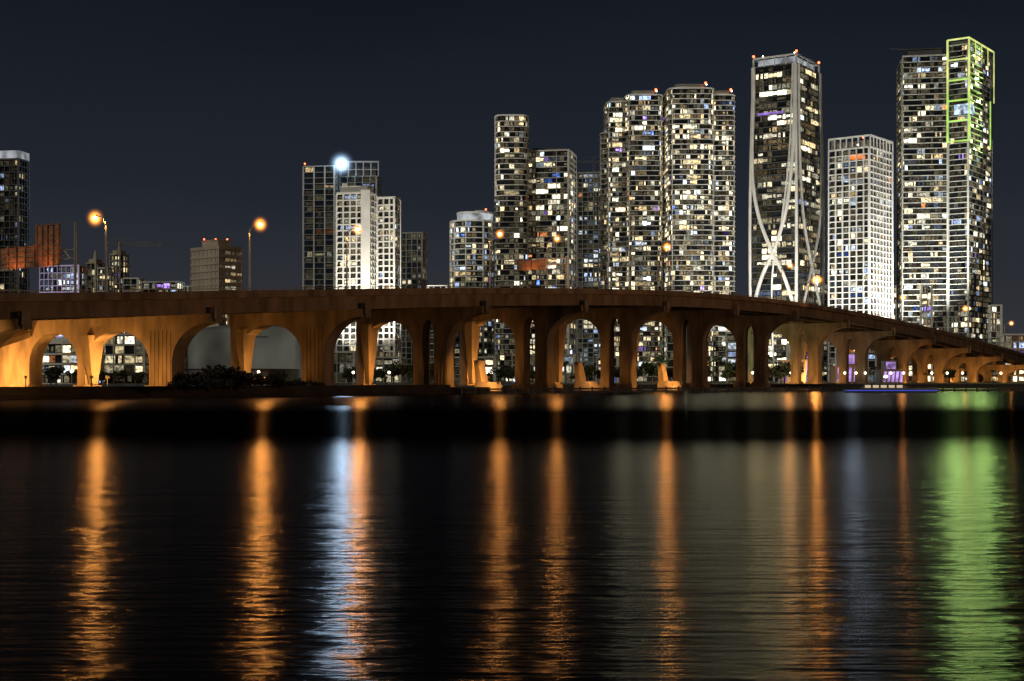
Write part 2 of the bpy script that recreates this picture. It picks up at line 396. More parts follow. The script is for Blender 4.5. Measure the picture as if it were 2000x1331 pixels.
for i,(n,d,h,pw,hs) in enumerate(lamps):
    s=3.6 if d<0 else .9
    p=P(n,s); z=zt(n)-.9
    ang=math.atan2(NV[1],NV[0]) if d<0 else math.atan2(-NV[1],-NV[0])
    if base is None:
        o=mk('street_lamp',pole_me); hd=mk('lamp_head',head_me,o); ln=mk('lamp_lens',lens_me,o); ha=mk('glow_halo',HALO,o,(3.35,0,13.95)); base=(o,hd,ln,ha)
    else:
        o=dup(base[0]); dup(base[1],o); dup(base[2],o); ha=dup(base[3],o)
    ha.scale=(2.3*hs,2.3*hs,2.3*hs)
    tag(o,'tall curved-arm street lamp glowing orange on the bridge','street lamp','street lamps along the bridge')
    o.location=(p[0],p[1],z); o.rotation_euler=(0,0,ang); o.scale=(1,1,h)
    sg=1 if d<0 else -1
    hx=p[0]+sg*NV[0]*3.35; hy=p[1]+sg*NV[1]*3.35; hz=z+13.3*h
    light('SPOT','lamp_bulb',(hx,hy-.8,hz),2.1e4*pw,(1,.36,.07),.4,target=(hx*.6,hy-100,hz-22),cone=95)
    light('SPOT','road_beam',(p[0],p[1],z+12.5*h),6000,(1,.4,.1),.3,target=(p[0],p[1],z),cone=150)

# ---------------------------------------------------------------- sign gantries
def gantry(n,pols,boards,beam,label):
    r=root('sign_gantry',label,'road sign gantry')
    z=zt(n)-.9
    mb=MB()
    for s,zz in pols:
        p=P(n,s); mb.tube([(p[0],p[1],z),(p[0],p[1],zz)],.28,8)
    mb.obj('post',[M_metal],r)
    mb=MB(); a,b_=beam[0],beam[1]
    for zz in beam[2]:
        p,q=P(n,a),P(n,b_); mb.tube([(p[0],p[1],zz),(q[0],q[1],zz)],.14,6)
    z0,z1=min(beam[2]),max(beam[2]); k=int(abs(b_-a)/1.6)
    for i in range(k):
        p=P(n,a+(b_-a)*i/k); q=P(n,a+(b_-a)*(i+1)/k)
        mb.tube([(p[0],p[1],z0 if i%2 else z1),(q[0],q[1],z1 if i%2 else z0)],.08,5)
    mb.obj('truss_beam',[M_metal],r)
    for s0,s1,za,zb in boards:
        mb=MB(); mb.beam(P(n,s0,-.7),P(n,s1,-.7),.12,za,zb)
        k=max(2,int((zb-za)/.9))
        for i in range(k+1):
            zz=za+(zb-za-.12)*i/k; mb.beam(P(n,s0,-.85),P(n,s1,-.85),.16,zz,zz+.12)
        for i in range(5):
            s=s0+.15+(s1-s0-.3)*i/4; mb.beam(P(n,s-.1,-1.05),P(n,s+.1,-1.05),.22,za-.3,zb+.3)
        mb.obj('sign_board',[M_sign],r)
        p=P(n,(s0+s1)/2,-3.2)
        light('SPOT','sign_light',(p[0],p[1],za-1.6),700,(1,.32,.08),.2,target=(P(n,(s0+s1)/2)[0],P(n,(s0+s1)/2)[1],zb-1),cone=110,parent=r)
    return r
gantry(.243,[(.6,33.2)],[(4.2,11.5,25.2,33.),(12.,24,25.2,29.3)],(0.6,26,(26.3,28.)),'rusty orange highway sign boards on a truss gantry')
gantry(3.8,[(.6,37.8)],[(7.,17.,34.4,37.2),],(0.6,22,(35.6,37.2)),'orange-lit highway sign board on a truss gantry')

# ---------------------------------------------------------------- towers
def off(poly,d):
    n=len(poly); res=[]
    lines=[]
    for i in range(n):
        a=Vector(poly[i]); b_=Vector(poly[(i+1)%n]); e=(b_-a).normalized(); nn=Vector((e.y,-e.x))
        lines.append((a-nn*d,e))
    for i in range(n):
        p,e=lines[i-1]; q,g=lines[i]
        det=e.x*(-g.y)+g.x*e.y
        if abs(det)<1e-6: res.append(tuple(q)); continue
        r=q-p; t=(r.x*(-g.y)+g.x*r.y)/det
        res.append(tuple(p+e*t))
    return res
def corner(xl,xc,xr,Z,a):
    a=math.radians(a); X=wx(xc,Z)
    def hit(px,d):
        k=(px-1000)/F; return (k*Z-X)/(d[0]-k*d[1])
    dl=(-math.cos(a),math.sin(a)); dr=(math.sin(a),math.cos(a))
    wl=hit(xl,dl); wr=hit(xr,dr)
    wr=min(abs(wr),70); wr=max(wr,10)
    C=(X,Z); Lp=(X+wl*dl[0],Z+wl*dl[1]); Rp=(X+wr*dr[0],Z+wr*dr[1]); B=(Lp[0]+Rp[0]-X,Lp[1]+Rp[1]-Z)
    return [C,Rp,B,Lp]
def ell(xl,xr,Z,dep,seg=20,pw=.7):
    cx=wx((xl+xr)/2,Z); rx=(wx(xr,Z)-wx(xl,Z))/2; pts=[]
    for i in range(seg):
        t=2*math.pi*(i+.5)/seg; c_,s_=math.cos(t),math.sin(t)
        pts.append((cx+rx*math.copysign(abs(c_)**pw,c_),Z+dep+dep*math.copysign(abs(s_)**pw,s_)))
    return pts
WARM=[(1,.8,.45),(1,.86,.54),(1,.72,.36),(1,.9,.66),(.95,.92,.68),(1,.84,.5)]
COOL=[(.75,.88,1),(.85,.95,1),(.5,.65,1)]
ODD=[(1,.35,.12),(.5,.3,1),(.15,.3,1)]
wq=MB(); wq.quad((-.5,0,-.5),(.5,0,-.5),(.5,0,.5),(-.5,0,.5)); WQ=wq.mesh('lit_window',[M_winO])
def tower(name,label,poly,H,fh=3.5,bay=4.,inset=.9,slab=.4,ms=None,mg=None,lit=.3,bright=1.,cool=.13,odd=.02,fin=1,finw=.3,z0=1.6,prof=None,maxo=80,blank=(),cat='building',winh=.62,winw=.86,top=0,run=2.2,feat=None,rootobj=None,band=0.):
    ms=ms or M_grey; mg=mg or M_glass
    cx=sum(p[0] for p in poly)/len(poly); cy=sum(p[1] for p in poly)/len(poly)
    r=rootobj or root(name,label,cat,(cx,cy,z0))
    pl=[(p[0]-cx,p[1]-cy) for p in poly]
    prof=prof or (lambda t:1.)
    hh=H-z0; nf=max(1,int(hh/fh)); fh=hh/nf
    sca=lambda pp,k:[(p[0]*k,p[1]*k) for p in pp]
    inn=off(pl,inset)
    gb=MB(); sb=MB()
    for i in range(nf):
        k0=prof(i/nf); k1=prof((i+1)/nf)
        if prof(0.5)!=1. or i==0:
            gb.prism(sca(inn,k0),i*fh,(i+1)*fh if prof(.5)!=1. else hh-.05,0,sca(inn,k1) if prof(.5)!=1. else None)
        sb.prism(sca(pl,k0),i*fh-slab*.5,i*fh+slab*.5)
    sb.prism(sca(pl,prof(1)),hh,hh+slab+.4)
    n=len(pl); faces=[]
    for j in range(n):
        a=Vector(pl[j]); b_=Vector(pl[(j+1)%n]); e=b_-a; ln=e.length
        nn=Vector((e.y,-e.x)).normalized()
        mid=(a+b_)/2+Vector((cx,cy)); vis=nn.dot(-mid)>0
        nb=max(1,round(ln/bay)); faces.append((j,nb,vis,nn))
        if fin:
            for q in range(nb):
                if q%fin: continue
                if n>8 and j%fin: continue
                pa=a.lerp(b_,q/nb)
                for i in range(nf if prof(.5)!=1. else 1):
                    k0=prof(i/nf)
                    za,zb=(i*fh,(i+1)*fh) if prof(.5)!=1. else (0,hh)
                    o_=pa*k0-nn*.04; i_=o_-nn*(inset+.3)
                    sb.beam((o_.x,o_.y),(i_.x,i_.y),finw,za,zb)
    gb.obj('glass_facade',[mg],r); sb.obj('floor_slabs',[ms],r)
    wins=[]
    for j,nb,vis,nn in faces:
        if not vis or j in blank: continue
        ia=Vector(inn[j]); ib=Vector(inn[(j+1)%n])
        colw=[U(.3,1.7) for _ in range(nb)]
        wl=(ib-ia).length/nb
        for i in range(nf-top):
            roww=U(.5,1.5); runl=0; cc=None
            for q in range(nb):
                if runl<=0:
                    if R()<lit*colw[q]*roww/max(1,run*.55):
                        runl=1+int(R()*run)
                        x=R(); pal=ODD if x<odd else COOL if x<odd+cool else WARM
                        c0=random.choice(pal); br=bright*random.choice([.05,.09,.15,.25,.4,.6,.85,1.3,2.1])*U(.8,1.2)
                        cc=(c0[0]*br,c0[1]*br,c0[2]*br)
                    elif R()<.6:
                        k=.035*bright*U(.3,2.8); wins.append((i,j,q,(k*1.,k*.85,k*.52),wl,nn,ia,ib,nb,1)); continue
                    else: continue
                runl-=1
                f=feat(i/nf,j,q) if feat else 1
                v=U(.75,1.25); wins.append((i,j,q,(cc[0]*v*f,cc[1]*v*f,cc[2]*v*f),wl,nn,ia,ib,nb,0))
    random.shuffle(wins); wins.sort(key=lambda t:(t[9],-sum(t[3])>-.9))
    st=MB(); cnt=0
    for (i,j,q,c_,wl,nn,ia,ib,nb,dim) in wins:
        k=(prof(i/nf)+prof((i+1)/nf))/2
        ce=ia.lerp(ib,(q+.5)/nb)*k+nn*.06*1
        full=R()<.55+band*.15
        wd=wl*(winw+(.99-winw)*band)*k*(1 if full else U(.3,.8)); z=(i+.5)*fh; ht=(fh-slab)*winh/.62*.86*(1 if R()<.5+band*.2 else U(.5,.9))
        if prof(.5)!=1.: ce=ce+nn*.25
        if cnt<maxo and not dim:
            o=bpy.data.objects.new('window',WQ); COL.objects.link(o); o.parent=r
            o.location=(ce.x,ce.y,z); o.scale=(wd,1,ht); o.rotation_euler=(0,0,math.atan2(nn.x,-nn.y)); o.color=(*c_,1); cnt+=1
        else:
            t=Vector((-nn.y,nn.x))*wd/2; ht/=2
            st.quad((ce.x-t.x,ce.y-t.y,z-ht),(ce.x+t.x,ce.y+t.y,z-ht),(ce.x+t.x,ce.y+t.y,z+ht),(ce.x-t.x,ce.y-t.y,z+ht),0,c_)
    if st.f:
        o=st.obj('window_field',[M_winA],r); o['kind']='stuff'
    return r,hh,pl
def beacon(r,x,y,z,rad=.8):
    mb=MB(); mb.ball((x,y,z+rad),rad,0,8,5); mb.tube([(x,y,z-1.5),(x,y,z+.3)],.15,5,1); mb.obj('beacon_light',[M_red,M_metal],r)
def penthouse(r,pl,hh,k,h,mat):
    mb=MB(); mb.prism([(p[0]*k,p[1]*k) for p in pl],hh,hh+h); mb.prism([(p[0]*k*1.04,p[1]*k*1.04) for p in pl],hh+h,hh+h+.5); mb.obj('rooftop_plant_room',[mat],r)
def rooflamp(r,x,y,z,P_,col):
    mb=MB(); mb.ball((x,y,z+1),.45,0,8,5); mb.tube([(x,y,z-1.5),(x,y,z+.7)],.12,5,1); mb.obj('roof_lamp',[M_wlamp,M_metal],r)
    light('SPOT','roof_lamp_bulb',(x,y-1.2,z+1),P_,col,.4,target=(x,y-100,z-14),cone=110,parent=r)

# far-left dark tower
Z=700; r,h,pl=tower('apartment_tower','dark gridded high-rise with pale lit crown',corner(-90,38,58,Z,8),wz(312,Z),3.,2.6,lit=.3,bright=.4,cool=.5,ms=M_dgrey)
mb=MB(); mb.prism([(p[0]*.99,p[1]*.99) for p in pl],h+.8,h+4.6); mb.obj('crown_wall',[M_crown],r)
# low building with cool lights
Z=820; r,h,pl=tower('office_building','low building washed in pale violet light',corner(77,155,168,Z,12),wz(520,Z),3.6,3,lit=.8,bright=.8,cool=.8,odd=.15,ms=M_white)
light('SPOT','violet_wash',(-10,-45,14),90000,(.55,.42,1),.5,target=(0,0,h*.6),cone=70,parent=r)
for xl,xr,yt in ((168,192,515),(214,240,498)):
    Z=900; r,h,pl=tower('spired_tower','small cream tower with a lit cupola and spire',corner(xl,xr-4,xr,Z,15),wz(yt,Z),3.6,3,lit=.5,bright=.7,ms=M_beige,maxo=20)
    mb=MB(); mb.prism([(p[0]*.7,p[1]*.7) for p in pl],h+.85,h+3); mb.tube([(0,0,h+3),(0,0,h+6),(0,0,h+9.5)],[1.6,1.,.1],8); mb.obj('cupola',[M_beige],r)
for xl,xr,yt,z_,li,brt in ((190,215,525,880,.7,.7),(240,276,545,800,.5,.8),(276,352,552,780,.8,1.6),(345,374,561,800,.2,.4)):
    tower('low_building','low pale building with lit windows',corner(xl,xr-5,xr,z_,10),wz(yt,z_),3.4,4,lit=li,bright=brt,ms=M_white,maxo=30)
# beige office block
Z=720; r,h,pl=tower('office_building','beige concrete office block with blank side wall',corner(372,428,474,Z,42),wz(486,Z),3.6,3.6,inset=.35,slab=1.3,lit=.9,bright=.6,ms=M_beige,mg=M_beige,blank=(3,),cool=.1,winh=.5)
penthouse(r,pl,h+1.75,.55,3.2,M_beige)
for x in (-6,0,6): beacon(r,x,-2,h+5.5,.45)
# dark towers with pale edge lines
Z=900; r1,h1,pl1=tower('apartment_tower','slim dark tower with pale vertical edge fins',corner(592,655,664,Z,8),wz(325,Z),3.6,7,fin=1,finw=.8,slab=.2,ms=M_white,mg=M_glassb,lit=.16,bright=.6)
beacon(r1,pl1[3][0]+1,pl1[3][1]+1,h1+1.5,.6)
Z=905; r2,h2,pl2=tower('apartment_tower','dark tower with open roof frame and floodlight',corner(664,737,745,Z,8),wz(345,Z),3.6,5,fin=1,finw=.5,slab=.25,ms=M_grey,mg=M_glassb,lit=.2,bright=.6)
mb=MB(); xs=[p[0] for p in pl2]; ys=[p[1] for p in pl2]; y0=min(ys)+.5
for k in range(6):
    x=min(xs)+1+(max(xs)-min(xs)-2)*k/5; mb.box(x-.35,x+.35,y0,y0+.7,h2,h2+9)
mb.box(min(xs)+.5,max(xs)-.5,y0-.1,y0+.9,h2+9,h2+10); mb.box(min(xs)+.5,max(xs)-.5,y0+.1,y0+.6,h2+4.3,h2+4.8)
mb.obj('roof_frame',[M_white],r2)
mb=MB(); mb.box(min(xs)+4,max(xs)-3,y0+5,y0+20,h2+.7,h2+7); mb.obj('rooftop_plant_room',[M_dgrey],r2)
Z=895; sx,szz=wx(668,Z),wz(322,Z)
o=root('roof_floodlight','blazing white flood light on a tower roof','flood light',(sx,Z-3,szz))
mb=MB(); mb.ball((0,0,0),1.1); mb.obj('lens',[M_star],o)
mb=MB(); mb.tube([(0,.5,-3.),(0,.5,0)],.25,6); mb.tube([(0,.5,0),(0,1.8,0)],[.6,1.2],8); mb.obj('bracket',[M_metal],o)
ha=mk('glow_halo',HALOW,o,(0,0,0)); ha.scale=(12,12,12)
light('SPOT','flood_beam',(0,-2.6,0),3.6e5,(.5,.73,1),1.2,target=(0,-100,-12),cone=110,parent=o)
# white tower group
Z=800; r,h,pl=tower('apartment_tower','white concrete residential tower with deep window bays',corner(657,722,737,Z,14),wz(378,Z),3.4,4.4,slab=.7,finw=.8,ms=M_white,lit=.6,bright=.9)
penthouse(r,pl,h+1.15,.8,3,M_white)
mb=MB(); c0=pl[0]; mb.box(c0[0]-5,c0[0]+.3,c0[1]-.8,c0[1]+6,0,h+2); mb.obj('stair_shaft',[M_white],r)
light('SPOT','facade_fill',(c0[0]+4,c0[1]-40,10),520000,(1,.94,.82),.5,target=(c0[0]-6,c0[1],h*.7),cone=95,parent=r)  # added fill spot, brightens the stair shaft without any fixture
Z=806; r,h,pl=tower('apartment_tower','lower white residential wing with square windows',corner(737,772,781,Z,14),wz(388,Z),3.4,4.,slab=.8,finw=.8,ms=M_white,lit=.5,bright=.8)
Z=860; tower('apartment_tower','short grey residential block with balconies',corner(782,826,834,Z,10),wz(456,Z),3.4,3.2,finw=.5,ms=M_grey,lit=.35,bright=.5)
# rounded white-crowned building
Z=900; r,h,pl=tower('apartment_tower','rounded pale tower with bright curved crown',ell(876,965,Z,18,20,.75),wz(432,Z),3.5,4,ms=M_white,lit=.6,bright=.9,cool=.35,odd=.06,slab=.6,fin=2,finw=.7)
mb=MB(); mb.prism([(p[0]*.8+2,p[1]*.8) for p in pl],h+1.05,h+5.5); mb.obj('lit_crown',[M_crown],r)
mb=MB(); mb.prism([(p[0]*.84+2,p[1]*.84) for p in pl],h+5.5,h+6.6); mb.box(2,10,-4,4,h+6.6,h+8.6); mb.obj('crown_roof',[M_white],r)
beacon(r,9,0,h+9,.6)
# stepped tower pair
Z=850; r,h,pl=tower('apartment_tower','tall balcony tower with rounded corner',ell(965,1034,Z,14,20,.45),wz(226,Z),3.2,2.8,slab=.36,ms=M_white,lit=.42,bright=1.,fin=9,run=3,band=1.)
Z=856; r,h,pl=tower('apartment_tower','wide dark balcony tower beside a taller one',corner(1028,1112,1126,Z,12),wz(294,Z),3.2,2.8,slab=.36,ms=M_white,lit=.55,bright=1.2,odd=.04,fin=7,run=2.6,band=1.)
mb=MB(); mb.box(-12,8,-6,6,h+.95,h+2.8); mb.obj('rooftop_plant_room',[M_dgrey],r)
Z=1050; r,h,pl=tower('apartment_tower','hazy blue-grey glass tower further inland',corner(1127,1180,1192,Z,12),wz(338,Z),3.5,4,slab=.6,ms=M_grey,mg=M_glassb,lit=.55,bright=.5,cool=.5,fin=1,finw=.5)
# wide double tower
Z=880; r,h,pl=tower('apartment_tower','slim end wing of a wide balcony tower',ell(1173,1206,Z+8,9,16,.7),wz(256,Z),3.2,2.6,slab=.4,ms=M_white,lit=.5,bright=.9,fin=4,run=3,band=1)
r,h,pl=tower('apartment_tower','dark recessed link between two broad tower slabs',corner(1285,1315,1322,Z+22,2),wz(190,Z+22),3.1,3,slab=.3,ms=M_dgrey,lit=.25,bright=.5,fin=0,band=1,maxo=20)
for xl,xr,yt,dz,pw_,fb in ((1184,1234,200,3,.3,.9),(1222,1297,186,0,.3,1.05),(1305,1398,173,-5,.3,1.25),(1388,1440,186,2,.4,.95)):
    r,h,pl=tower('apartment_tower','broad curved balcony tower full of lit windows',ell(xl,xr,Z+dz,18,28,pw_),wz(yt,Z+dz),3.1,2.3,slab=.34,ms=M_white,lit=.68,bright=1.1*fb,cool=.1,fin=9,odd=.02,maxo=80,run=2.6,band=1)
    penthouse(r,pl,h+.95,.62,2.6,M_grey)
    if xr-xl>50: beacon(r,(xr-xl)*.1,-12,h+3.8,.8)
    rooflamp(r,(xr-xl)*.1,-16,h+1.8,30000,(1,.93,.6))
# exoskeleton tower
Z=860
def prof(t): return .935+.075*math.sin(math.pi*min(1,t*1.1+.0))
poly=corner(1467,1557,1604,Z,33)
r,h,pl=tower('museum_tower','dark glass tower wrapped in curving white exoskeleton ribs',poly,wz(122,Z),3.7,3.4,slab=.3,ms=M_dgrey,lit=1.15,bright=1.,cool=.04,fin=0,prof=prof,maxo=95,run=7,odd=.0,winh=.6,winw=.97,band=.8,feat=lambda t,j,q:(1.3 if t<.45 else .95)*(1.25 if t<.12 else 1))
C,Rp,B,Lp=[Vector(p) for p in pl]
def onface(a,b_,u,t,o=1.2):
    k=prof(t); e=b_-a; nn=Vector((e.y,-e.x)).normalized()
    q=(a+e*u)*k+nn*o; return (q.x,q.y,h*t)
def rib(a,b_,us,rad=.9):
    mb=MB(); pts=[]
    N=44; us=sorted(us)
    ts=[x[0] for x in us]; vs=[x[1] for x in us]
    g=lambda k:vs[max(0,min(len(vs)-1,k))]
    for i in range(N+1):
        t=i/N
        for k in range(len(ts)-1):
            if ts[k]<=t<=ts[k+1]+1e-9:
                x=(t-ts[k])/(ts[k+1]-ts[k]); a0,b0,c0,d0=g(k-1),g(k),g(k+1),g(k+2)
                u=.5*(2*b0+(c0-a0)*x+(2*a0-5*b0+4*c0-d0)*x*x+(3*b0-a0-3*c0+d0)*x**3); break
        u=max(0,min(1,u)); pts.append(onface(a,b_,u,t))
    mb.tube(pts,rad,6); mb.obj('exoskeleton_rib',[M_white],r)
rib(Lp,C,[(0,.0),(1,.0)],.9); rib(Lp,C,[(0,1.),(1,1.)],1.)
rib(Lp,C,[(0,1.),(.22,.96),(.33,.74),(.43,.42),(.53,.18),(.64,.05),(.75,.02),(.88,.02),(1,.02)],1.15)
rib(Lp,C,[(0,.02),(.22,.05),(.33,.25),(.43,.56),(.54,.78),(.68,.9),(.82,.96),(1,.99)],1.15)
rib(Lp,C,[(0,.5),(.25,.47),(.36,.5),(.5,.68),(.7,.84),(.88,.9),(1,.93)],.55)
rib(C,Rp,[(0,1.),(.2,.97),(.34,.6),(.5,.2),(.7,.04),(1,.02)],.9); rib(C,Rp,[(0,.02),(.18,.06),(.34,.45),(.5,.84),(.7,.97),(1,.98)],.9); rib(C,Rp,[(0,1),(1,1)],.9)
light('SPOT','facade_fill',(-50,-75,15),330000,(1,.95,.85),.5,target=(0,0,h*.5),cone=90,parent=r)  # added fill spot to brighten the ribs
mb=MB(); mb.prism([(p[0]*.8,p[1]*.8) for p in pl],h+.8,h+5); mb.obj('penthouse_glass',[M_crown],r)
mb=MB(); kk=prof(1)
for j in range(4):
    mb.beam((pl[j][0]*kk,pl[j][1]*kk),(pl[(j+1)%4][0]*kk,pl[(j+1)%4][1]*kk),.8,h+5.2,h+6.1)
    mb.box(pl[j][0]*kk-.5,pl[j][0]*kk+.5,pl[j][1]*kk-.5,pl[j][1]*kk+.5,h,h+5.2)
    for u in (.25,.5,.75):
        q=(Vector(pl[j]).lerp(Vector(pl[(j+1)%4]),u))*kk; mb.box(q.x-.3,q.x+.3,q.y-.3,q.y+.3,h,h+5.2)
mb.obj('roof_crown_beam',[M_white],r)
for q in (C,Rp,Lp): beacon(r,q.x*.93,q.y*.93,h+6.5,.8)
rooflamp(r,Lp.x*.7,Lp.y*.7-4,h+6,8e4,(1,.82,.4)); rooflamp(r,C.x*.6,C.y*.8,h+6,8e4,(1,.8,.4))
mb=MB(); a=Lp*prof(.83); b_=C*prof(.83); e=(b_-a); nn=Vector((e.y,-e.x)).normalized()
p0=a+e*.1-nn*.2; p1=a+e*.7-nn*.2; zz=h*.845; mb.quad((p0.x,p0.y,zz),(p1.x,p1.y,zz),(p1.x,p1.y,zz+1.8),(p0.x,p0.y,zz+1.8)); mb.obj('violet_floor_light',[emit('violet_floor_glow',(.5,.3,1),.45,'NONE',.8,.2)],r)
# white gridded tower
Z=820; r,h,pl=tower('apartment_tower','white gridded condominium tower with framed roof',corner(1618,1700,1744,Z,38),wz(288,Z),3.5,4.6,slab=.45,finw=.65,ms=M_white,lit=.65,bright=1.05,cool=.3,odd=.03,inset=1.1)
mb=MB()
for j in range(4):
    a=Vector(pl[j])*.99; b_=Vector(pl[(j+1)%4])*.99
    mb.beam(tuple(a),tuple(b_),.7,h+6.6,h+7.6)
    for k in range(7):
        q=a.lerp(b_,k/7); mb.box(q.x-.35,q.x+.35,q.y-.35,q.y+.35,h,h+6.6)
mb.obj('roof_frame',[M_white],r); beacon(r,0,-6,h+7.6,.7)
mb=MB(); mb.prism([(p[0]*.85,p[1]*.85) for p in pl],h+1.2,h+5); mb.obj('rooftop_plant_room',[M_grey],r)
rooflamp(r,-6,-17,h+1,4.e4,(.65,.8,1))
q=Vector(pl[0]).lerp(Vector(pl[1]),.5); light('SPOT','facade_fill',(q.x+36,q.y-38,25),8e5,(1,.97,.9),.5,target=(q.x,q.y,h*.7),cone=100,parent=r)  # added fill spot for the right face
light('SPOT','facade_fill',(-30,-70,20),4e5,(1,.97,.9),.5,target=(-8,0,h*.7),cone=90,parent=r)  # second added fill spot, lifts the left face
a=Vector(off(pl,1.1)[3]); b_=Vector(off(pl,1.1)[0]); e=b_-a; nn=Vector((e.y,-e.x)).normalized()
OL=emit('orange_lobby_light',(1,.25,.06),.9,'NONE',.5,.3)
for u0,u1,z0_,z1_,mm in ((.5,.9,h-6.3,h-3,OL),(.28,.48,h-19,h-15,M_screen),(.52,.68,h-33,h-30,M_screen)):
    mb=MB(); p0=a+e*u0+nn*.3; p1=a+e*u1+nn*.3
    mb.quad((p0.x,p0.y,z0_),(p1.x,p1.y,z0_),(p1.x,p1.y,z1_),(p0.x,p0.y,z1_))
    mb.obj('lit_window_wall',[mm],r)
# tall green-LED tower
Z=830; r,h,pl=tower('apartment_tower','tall dark balcony tower beside the green-lit one',corner(1763,1853,1870,Z+8,10),wz(108,Z+8),3.2,2.7,slab=.34,ms=M_grey,lit=.42,bright=1.1,fin=10,cool=.22,run=2.6,band=1)
penthouse(r,pl,h+.95,.75,4,M_dgrey)
mb=MB(); mb.tube([(-8,0,h+5),(-8,0,h+8.5)],.2,5); mb.tube([(-20,0,h+8.5),(10,0,h+7.5)],.2,5); mb.obj('roof_davit',[M_metal],r)
r,h,pl=tower('apartment_tower','tallest tower edged with green LED strips',corner(1853,1893,1939,Z,36),wz(86,Z),3.2,2.7,slab=.34,ms=M_grey,lit=.42,bright=1.1,fin=10,cool=.25,odd=.03,run=2.6,band=1)
zlo=wz(276,Z)-1.6
C,Rp,B,Lp=[Vector(p) for p in pl]
oC,oR,oL=C*1.055,Rp*1.055,Lp*1.055
def vstrip(p,z0_,z1_,m_,wd=.95):
    mb=MB(); mb.box(p.x-wd/2,p.x+wd/2,p.y-wd/2,p.y+wd/2,z0_,z1_); mb.obj('led_strip',[m_],r)
def hstrip(p,q,z,m_,t=.95):
    mb=MB(); mb.beam(tuple(p),tuple(q),.5,z,z+t); mb.obj('led_strip',[m_],r)
hm_=h-28
for p in (oC,oL): vstrip(p,zlo,hm_,M_green); vstrip(p,hm_,h+3.6,M_gold)
vstrip(oR,hm_,h+3.6,M_gold,.5)
for k in range(6):
    zz=zlo+(h+3-zlo)*k/5; hstrip(oL,oC,zz,M_gold if k>3 else M_green)
hstrip(oC,oR,h+3,M_gold)
for u in (.25,.5,.75): vstrip(oC.lerp(oR,u),h-8,h+3,M_gold,.4)
vstrip(oC.lerp(oR,.85),zlo,hm_,M_green,.6)
mb=MB(); mb.prism([(p[0]*.9,p[1]*.9) for p in pl],h+1.1,h+2.8); mb.obj('rooftop_plant_room',[M_dgrey],r)
mb=MB(); p0=oL.lerp(oC,.3); p1=oC.lerp(oR,.2); zz=wz(228,Z)
mb.quad((p0.x,p0.y-.1,zz),(oC.x,oC.y-.5,zz),(oC.x,oC.y-.5,zz+6),(p0.x,p0.y-.1,zz+6)); mb.quad((oC.x,oC.y-.5,zz),(p1.x+.1,p1.y-.1,zz),(p1.x+.1,p1.y-.1,zz+6),(oC.x,oC.y-.5,zz+6))
mb.obj('facade_screen',[M_screen],r)
for k in range(5):
    zz=zlo+(h-zlo)*k/4
    for u in (-.35,.75):
        q=C.lerp(Rp,u) if u>0 else C.lerp(Lp,.5)
        light('SPOT','led_beam',(q.x+1.6,q.y-4.,zz),4.6e4,(.6,1,.25),.5,target=(q.x*.8-60,q.y-300,zz-40),cone=120,parent=r)
# right low buildings
for xl,xr,yt,z_,brt,li in ((1935,1962,598,760,1.6,.9),(1960,2010,655,740,3.,1.2),(1742,1764,560,900,.9,.7),(1800,1826,560,790,2.,1.6),(1600,1622,545,950,.3,.3),(834,878,560,800,.5,.5)):
    tower('low_building','low pale building with lit windows',corner(xl,xr-4,xr,z_,10),wz(yt,z_),3.4,3.6,lit=li,bright=brt,ms=M_white,maxo=30)
for xl,xr,yt,z_,brt,li,c_ in ((200,290,655,560,1.1,.7,0),(640,700,690,640,.8,.5,.3),(730,790,700,640,1.2,.8,.2),(1300,1368,640,640,.8,.5,.6),(1418,1484,652,620,1.1,.6,.8),(1660,1720,690,680,2.,1.2,.9),(1000,1130,695,640,1.2,.8,.2),(1165,1215,700,640,1.2,.8,.2),(880,975,700,640,1.2,.8,.3)):
    tower('low_building','low waterfront building with bright windows',corner(xl,xr-6,xr,z_,10),wz(yt,z_),3.4,5.,lit=li,bright=brt,ms=M_grey,maxo=30,cool=c_,run=4,band=1)
Z=520; r,h,pl=tower('arena','white round waterfront arena with layered lit rings',ell(52,175,Z,16,24,1.),wz(672,Z),3.,3,ms=M_white,lit=.9,bright=1.5,slab=.7,fin=3,cool=.3,band=1,run=4)
mb=MB(); mb.prism([(p[0]*.9,p[1]*.9) for p in pl],h+1.15,h+3,0,[(p[0]*.3,p[1]*.3) for p in pl]); mb.obj('roof_dome',[M_white],r)
Z=560; poly=ell(345,565,Z,25,28,.8); cx=sum(p[0] for p in poly)/28; cy=sum(p[1] for p in poly)/28
r=root('exhibition_hall','pale curved hall wall with painted-in glow behind the bridge','hall',(cx,cy,1.6))
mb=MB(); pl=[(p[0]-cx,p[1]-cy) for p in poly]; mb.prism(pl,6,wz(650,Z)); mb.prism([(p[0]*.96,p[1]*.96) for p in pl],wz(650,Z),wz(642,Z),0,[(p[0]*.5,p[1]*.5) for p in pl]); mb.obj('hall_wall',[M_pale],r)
mb=MB(); mb.prism([(p[0]*.97,p[1]*.97) for p in pl],0,6); mb.obj('ground_floor',[M_dgrey],r)
mb=MB()
for k in range(9):
    mb.box(-19+4.3*k,-17+4.3*k,min(p[1] for p in pl)-.2,min(p[1] for p in pl)-.1,.8,2.8)
mb.obj('entrance_lights',[emit('orange_entrance',(1,.35,.1),1.,'NONE',.6,.4)],r)
mb=MB(); y=min(p[1] for p in pl)-.3
mb.box(4,14,y-.3,y,wz(660,Z)-1.6,wz(657,Z)-1.6); mb.obj('sign_canopy',[M_dgrey],r)
